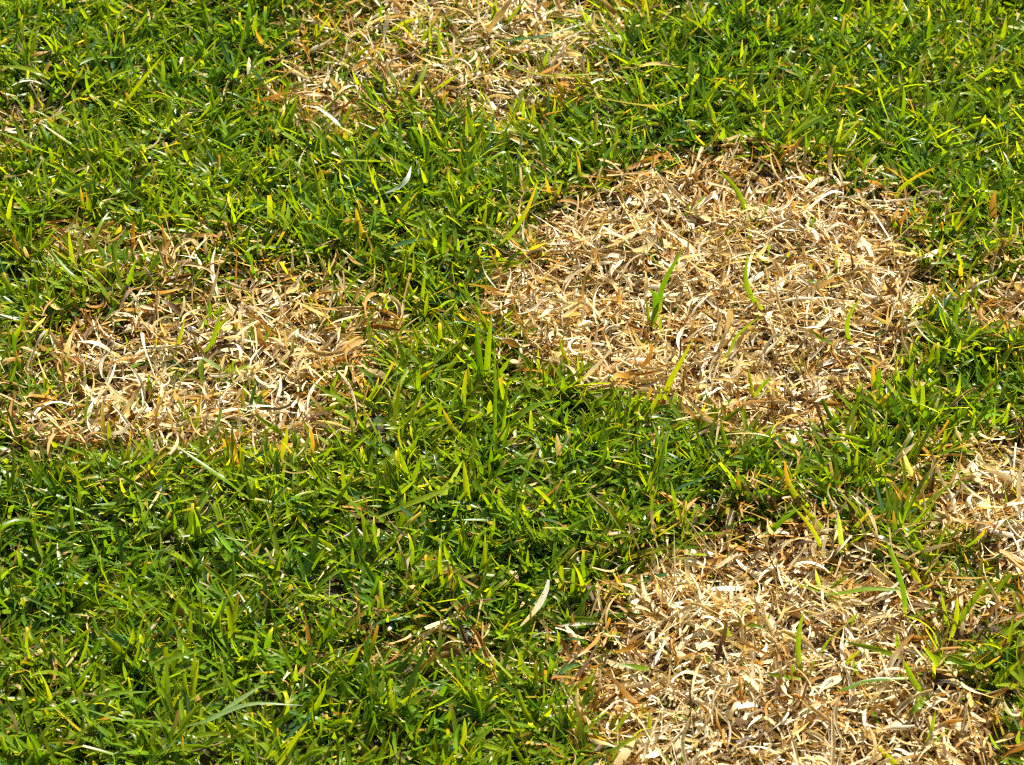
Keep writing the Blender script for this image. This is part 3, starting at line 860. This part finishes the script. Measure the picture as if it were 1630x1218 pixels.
shoot("straight green blade slanting to the bottom edge left of centre",
      [('y', 4.6, [(440, 1222), (462, 1186), (490, 1148)], 84, 0)], **LB)
shoot("long thin level blade in the lower left lawn",
      [('g', 3.6, [(232, 1066), (262, 1052), (335, 1031)], [10, 26, 32], 0)], **LB)
shoot("wide blunt blade slanting down right in the lower left lawn",
      [('y', 5.4, [(212, 1063), (188, 1036), (162, 1006)], 84, 0)], **LB)
shoot("curved blade sweeping right near the bottom left corner",
      [('g', 4.0, [(266, 1152), (225, 1148), (189, 1146), (134, 1128)], [8, 20, 26, 28], 0)], **LB)
shoot("arched blade bending left near the bottom left corner",
      [('g', 4.0, [(134, 1126), (150, 1112), (182, 1104), (241, 1101)], [8, 22, 28, 28], 0)], **LB)
shoot("dry furled grey-tan leaf near the left edge in the lower lawn",
      [('t', 5.6, [(45, 1030), (42, 1016), (44, 998)], 92, 0), ('t', 3.0, [(41, 1070), (41, 1048), (42, 1030)], 92, 0)], cat="dead leaf", name="dead_leaf", group=GE)
shoot("green wiry blade sprawling over the right rim of the oval patch",
      [('y', 3.2, [(1541, 566), (1510, 556), (1478, 542), (1453, 512)], [8, 22, 26, 30], 0)], **LB)
shoot("grey-green blade lying level below the right rim of the oval patch",
      [('pg', 4.0, [(1503, 661), (1470, 645), (1436, 632)], [8, 22, 26], 0)], **LB)
shoot("curved silvery blade above the right-edge dead patch",
      [('w', 4.2, [(1458, 763), (1446, 745), (1437, 716)], 92, 0)], **LB)
shoot("orange-tipped blade in lawn between the oval and bottom patches",
      [('yo', 4.2, [(1288, 812), (1266, 788), (1254, 765), (1248, 733)], 90, 0)], **LB)
shoot("orange blade lying in lawn left of the orange-tipped blade",
      [('yo', 4.2, [(1247, 787), (1222, 774), (1193, 760)], [10, 22, 24], 0)], **LB)
shoot("upright blade with orange tip by the lower right rim of the oval patch",
      [('yo', 4.0, [(1395, 636), (1390, 610), (1390, 576)], 92, 0), ('d', 4.6, [(1404, 630), (1398, 605), (1402, 585)], 92)], **LB)
shoot("upright rusty orange dead leaf near the right edge, upper lawn",
      [('o', 5.6, [(1583, 350), (1580, 325), (1584, 303)], 92, 0)], cat="dead leaf", name="dead_leaf", group=GE)
shoot("tan leaf lying diagonal in lawn above the right-edge dead patch",
      [('t', 4.4, [(1418, 742), (1436, 724), (1458, 704)], [14, 24, 30], 0)], cat="dead leaf", name="dead_leaf", group=GE)
shoot("orange and straw leaf pair standing below the oval patch",
      [('yo', 4.0, [(862, 728), (872, 712), (880, 694)], 92, 0), ('t', 4.4, [(891, 730), (888, 712), (886, 690)], 92, 0)], cat="dead leaf", name="dead_leaf", group=GE)
shoot("pale grey blade hanging below the lower left rim of the left patch",
      [('w', 4.2, [(112, 692), (104, 712), (93, 737)], [26, 20, 12], 0)], **LB)
shoot("short pale grey blade left of the left patch",
      [('w', 4.4, [(48, 536), (58, 520), (73, 504)], 84, 0)], **LB)
shoot("long green blade sweeping over the upper left of the left patch",
      [('g', 4.4, [(160, 464), (125, 446), (104, 428), (82, 398)], [10, 24, 28, 32], 0)], **LB)
shoot("wide green blade below the left patch slanting down right",
      [('g', 4.8, [(408, 804), (365, 770), (330, 745), (278, 708)], [8, 24, 30, 34], 0)], **LB)
shoot("tan pointed leaf standing in the middle of the lower lawn",
      [('t', 4.2, [(628, 866), (640, 846), (656, 823)], 86, 0)], cat="dead leaf", name="dead_leaf", group=GE)

# --- crumbs
def crumb(label, p, up, r, colour, seed, name="soil_crumb", cat="crumb"):
    import bmesh
    bm = bmesh.new()
    bmesh.ops.create_icosphere(bm, subdivisions=3, radius=1.0)
    rr = np.random.default_rng(seed)
    ph = rr.uniform(0, 6, (6, 3)); fr = rr.uniform(1.2, 5.0, (6, 3))
    for v in bm.verts:
        c = np.array(v.co)
        f = 1 + sum(.13 * math.sin(fr[i] @ c * 1.6 + ph[i].sum()) for i in range(6))
        v.co = (c * f * np.array(r)).tolist()
    me = bpy.data.meshes.new(name); bm.to_mesh(me); bm.free()
    at = me.attributes.new("tint", 'FLOAT_COLOR', 'POINT')
    at.data.foreach_set("color", np.tile(np.array(list(colour) + [1.0], np.float32), len(me.vertices)))
    me.materials.append(M_SOIL)
    o = link(bpy.data.objects.new(name, me))
    o.location = on_ground([p], up).tolist()
    return tag(o, label, cat, "crumbs lying in the straw")
crumb("tiny white crumb on the straw in the middle of the left patch", (304, 524), .013, (.0022, .0020, .0018), (.75, .76, .80), 4, "white_crumb")
crumb("dark soil crumb on the straw in the middle of the oval patch", (1030, 441), .008, (.0032, .0026, .0022), (.05, .04, .035), 5)
crumb("brown earth lump at the right rim of the bottom patch", (1496, 1076), .006, (.0060, .0050, .0040), (.12, .075, .035), 6)

# ------------------------------------------------------------------ the lawn goes on around
def outer_lawn():
    side = .56
    n_t = int(side * side * 6500)
    tx = rng.uniform(-side / 2, side / 2, n_t); ty = rng.uniform(-side / 2, side / 2, n_t)
    i = np.repeat(np.arange(n_t), 6); n = len(i)
    x = tx[i] + rng.normal(0, .0035, n); y = ty[i] + rng.normal(0, .0035, n)
    V = green_ribbons(x + 50, y + 50, np.clip(rng.normal(.029, .009, n), .01, .055), np.clip(rng.normal(.0034, .0008, n), .0014, .0052),
                      np.abs(rng.normal(.72, .36, n)), rng.normal(.5, .55, n), rng.uniform(0, 6.283, n), k=5) - np.array([50, 50, 0])
    C = green_colours(n, 5, x, y, np.zeros(n))
    me = ribbons_to_mesh("turf", V, np.repeat(C[:, :, None, :], 3, axis=2))
    me.materials.append(M_GREEN)
    cx, cy = (X0 + X1) / 2, (Y0 + Y1) / 2
    first = None
    pts = []
    for a in range(-4, 5):
        for b in range(-4, 5):
            px_, py_ = cx + a * side, cy + b * .54
            if abs(px_ - cx) < side * 1.2 and abs(py_ - cy) < .54 * 1.2:
                continue
            pts.append((px_, py_, 0.0))
    # the 3 x 3 block in the middle is thinned to the ring round the dense piece
    for a in (-1.5, -.5, .5, 1.5):
        for b in (-1.5, -.5, .5, 1.5):
            if abs(a) == 1.5 or abs(b) == 1.5:
                pts.append((cx + a * side, cy + b * .54, 0.0))
    tile = bpy.data.objects.new("turf", me)
    pm = bpy.data.meshes.new("surrounding_lawn"); pm.from_pydata(pts[1:], [], [])
    o = link(bpy.data.objects.new("surrounding_lawn", pm))
    tag(o, "green grass of the lawn going on around the patches", None, None, "stuff")
    link(tile, o); tile.location = pts[0]; tag(tile, kind="stuff")
    ng = bpy.data.node_groups.new("lawn_tiles", 'GeometryNodeTree')
    ng.interface.new_socket("Geometry", in_out='INPUT', socket_type='NodeSocketGeometry')
    ng.interface.new_socket("Geometry", in_out='OUTPUT', socket_type='NodeSocketGeometry')
    gi = ng.nodes.new("NodeGroupInput"); go = ng.nodes.new("NodeGroupOutput")
    oi = ng.nodes.new("GeometryNodeObjectInfo"); oi.inputs["Object"].default_value = tile
    ip = ng.nodes.new("GeometryNodeInstanceOnPoints")
    m2p = ng.nodes.new("GeometryNodeMeshToPoints")
    ng.links.new(gi.outputs[0], m2p.inputs["Mesh"]); ng.links.new(m2p.outputs[0], ip.inputs["Points"])
    ng.links.new(oi.outputs["Geometry"], ip.inputs["Instance"]); ng.links.new(ip.outputs[0], go.inputs[0])
    md = o.modifiers.new("tiles", 'NODES'); md.node_group = ng
outer_lawn()
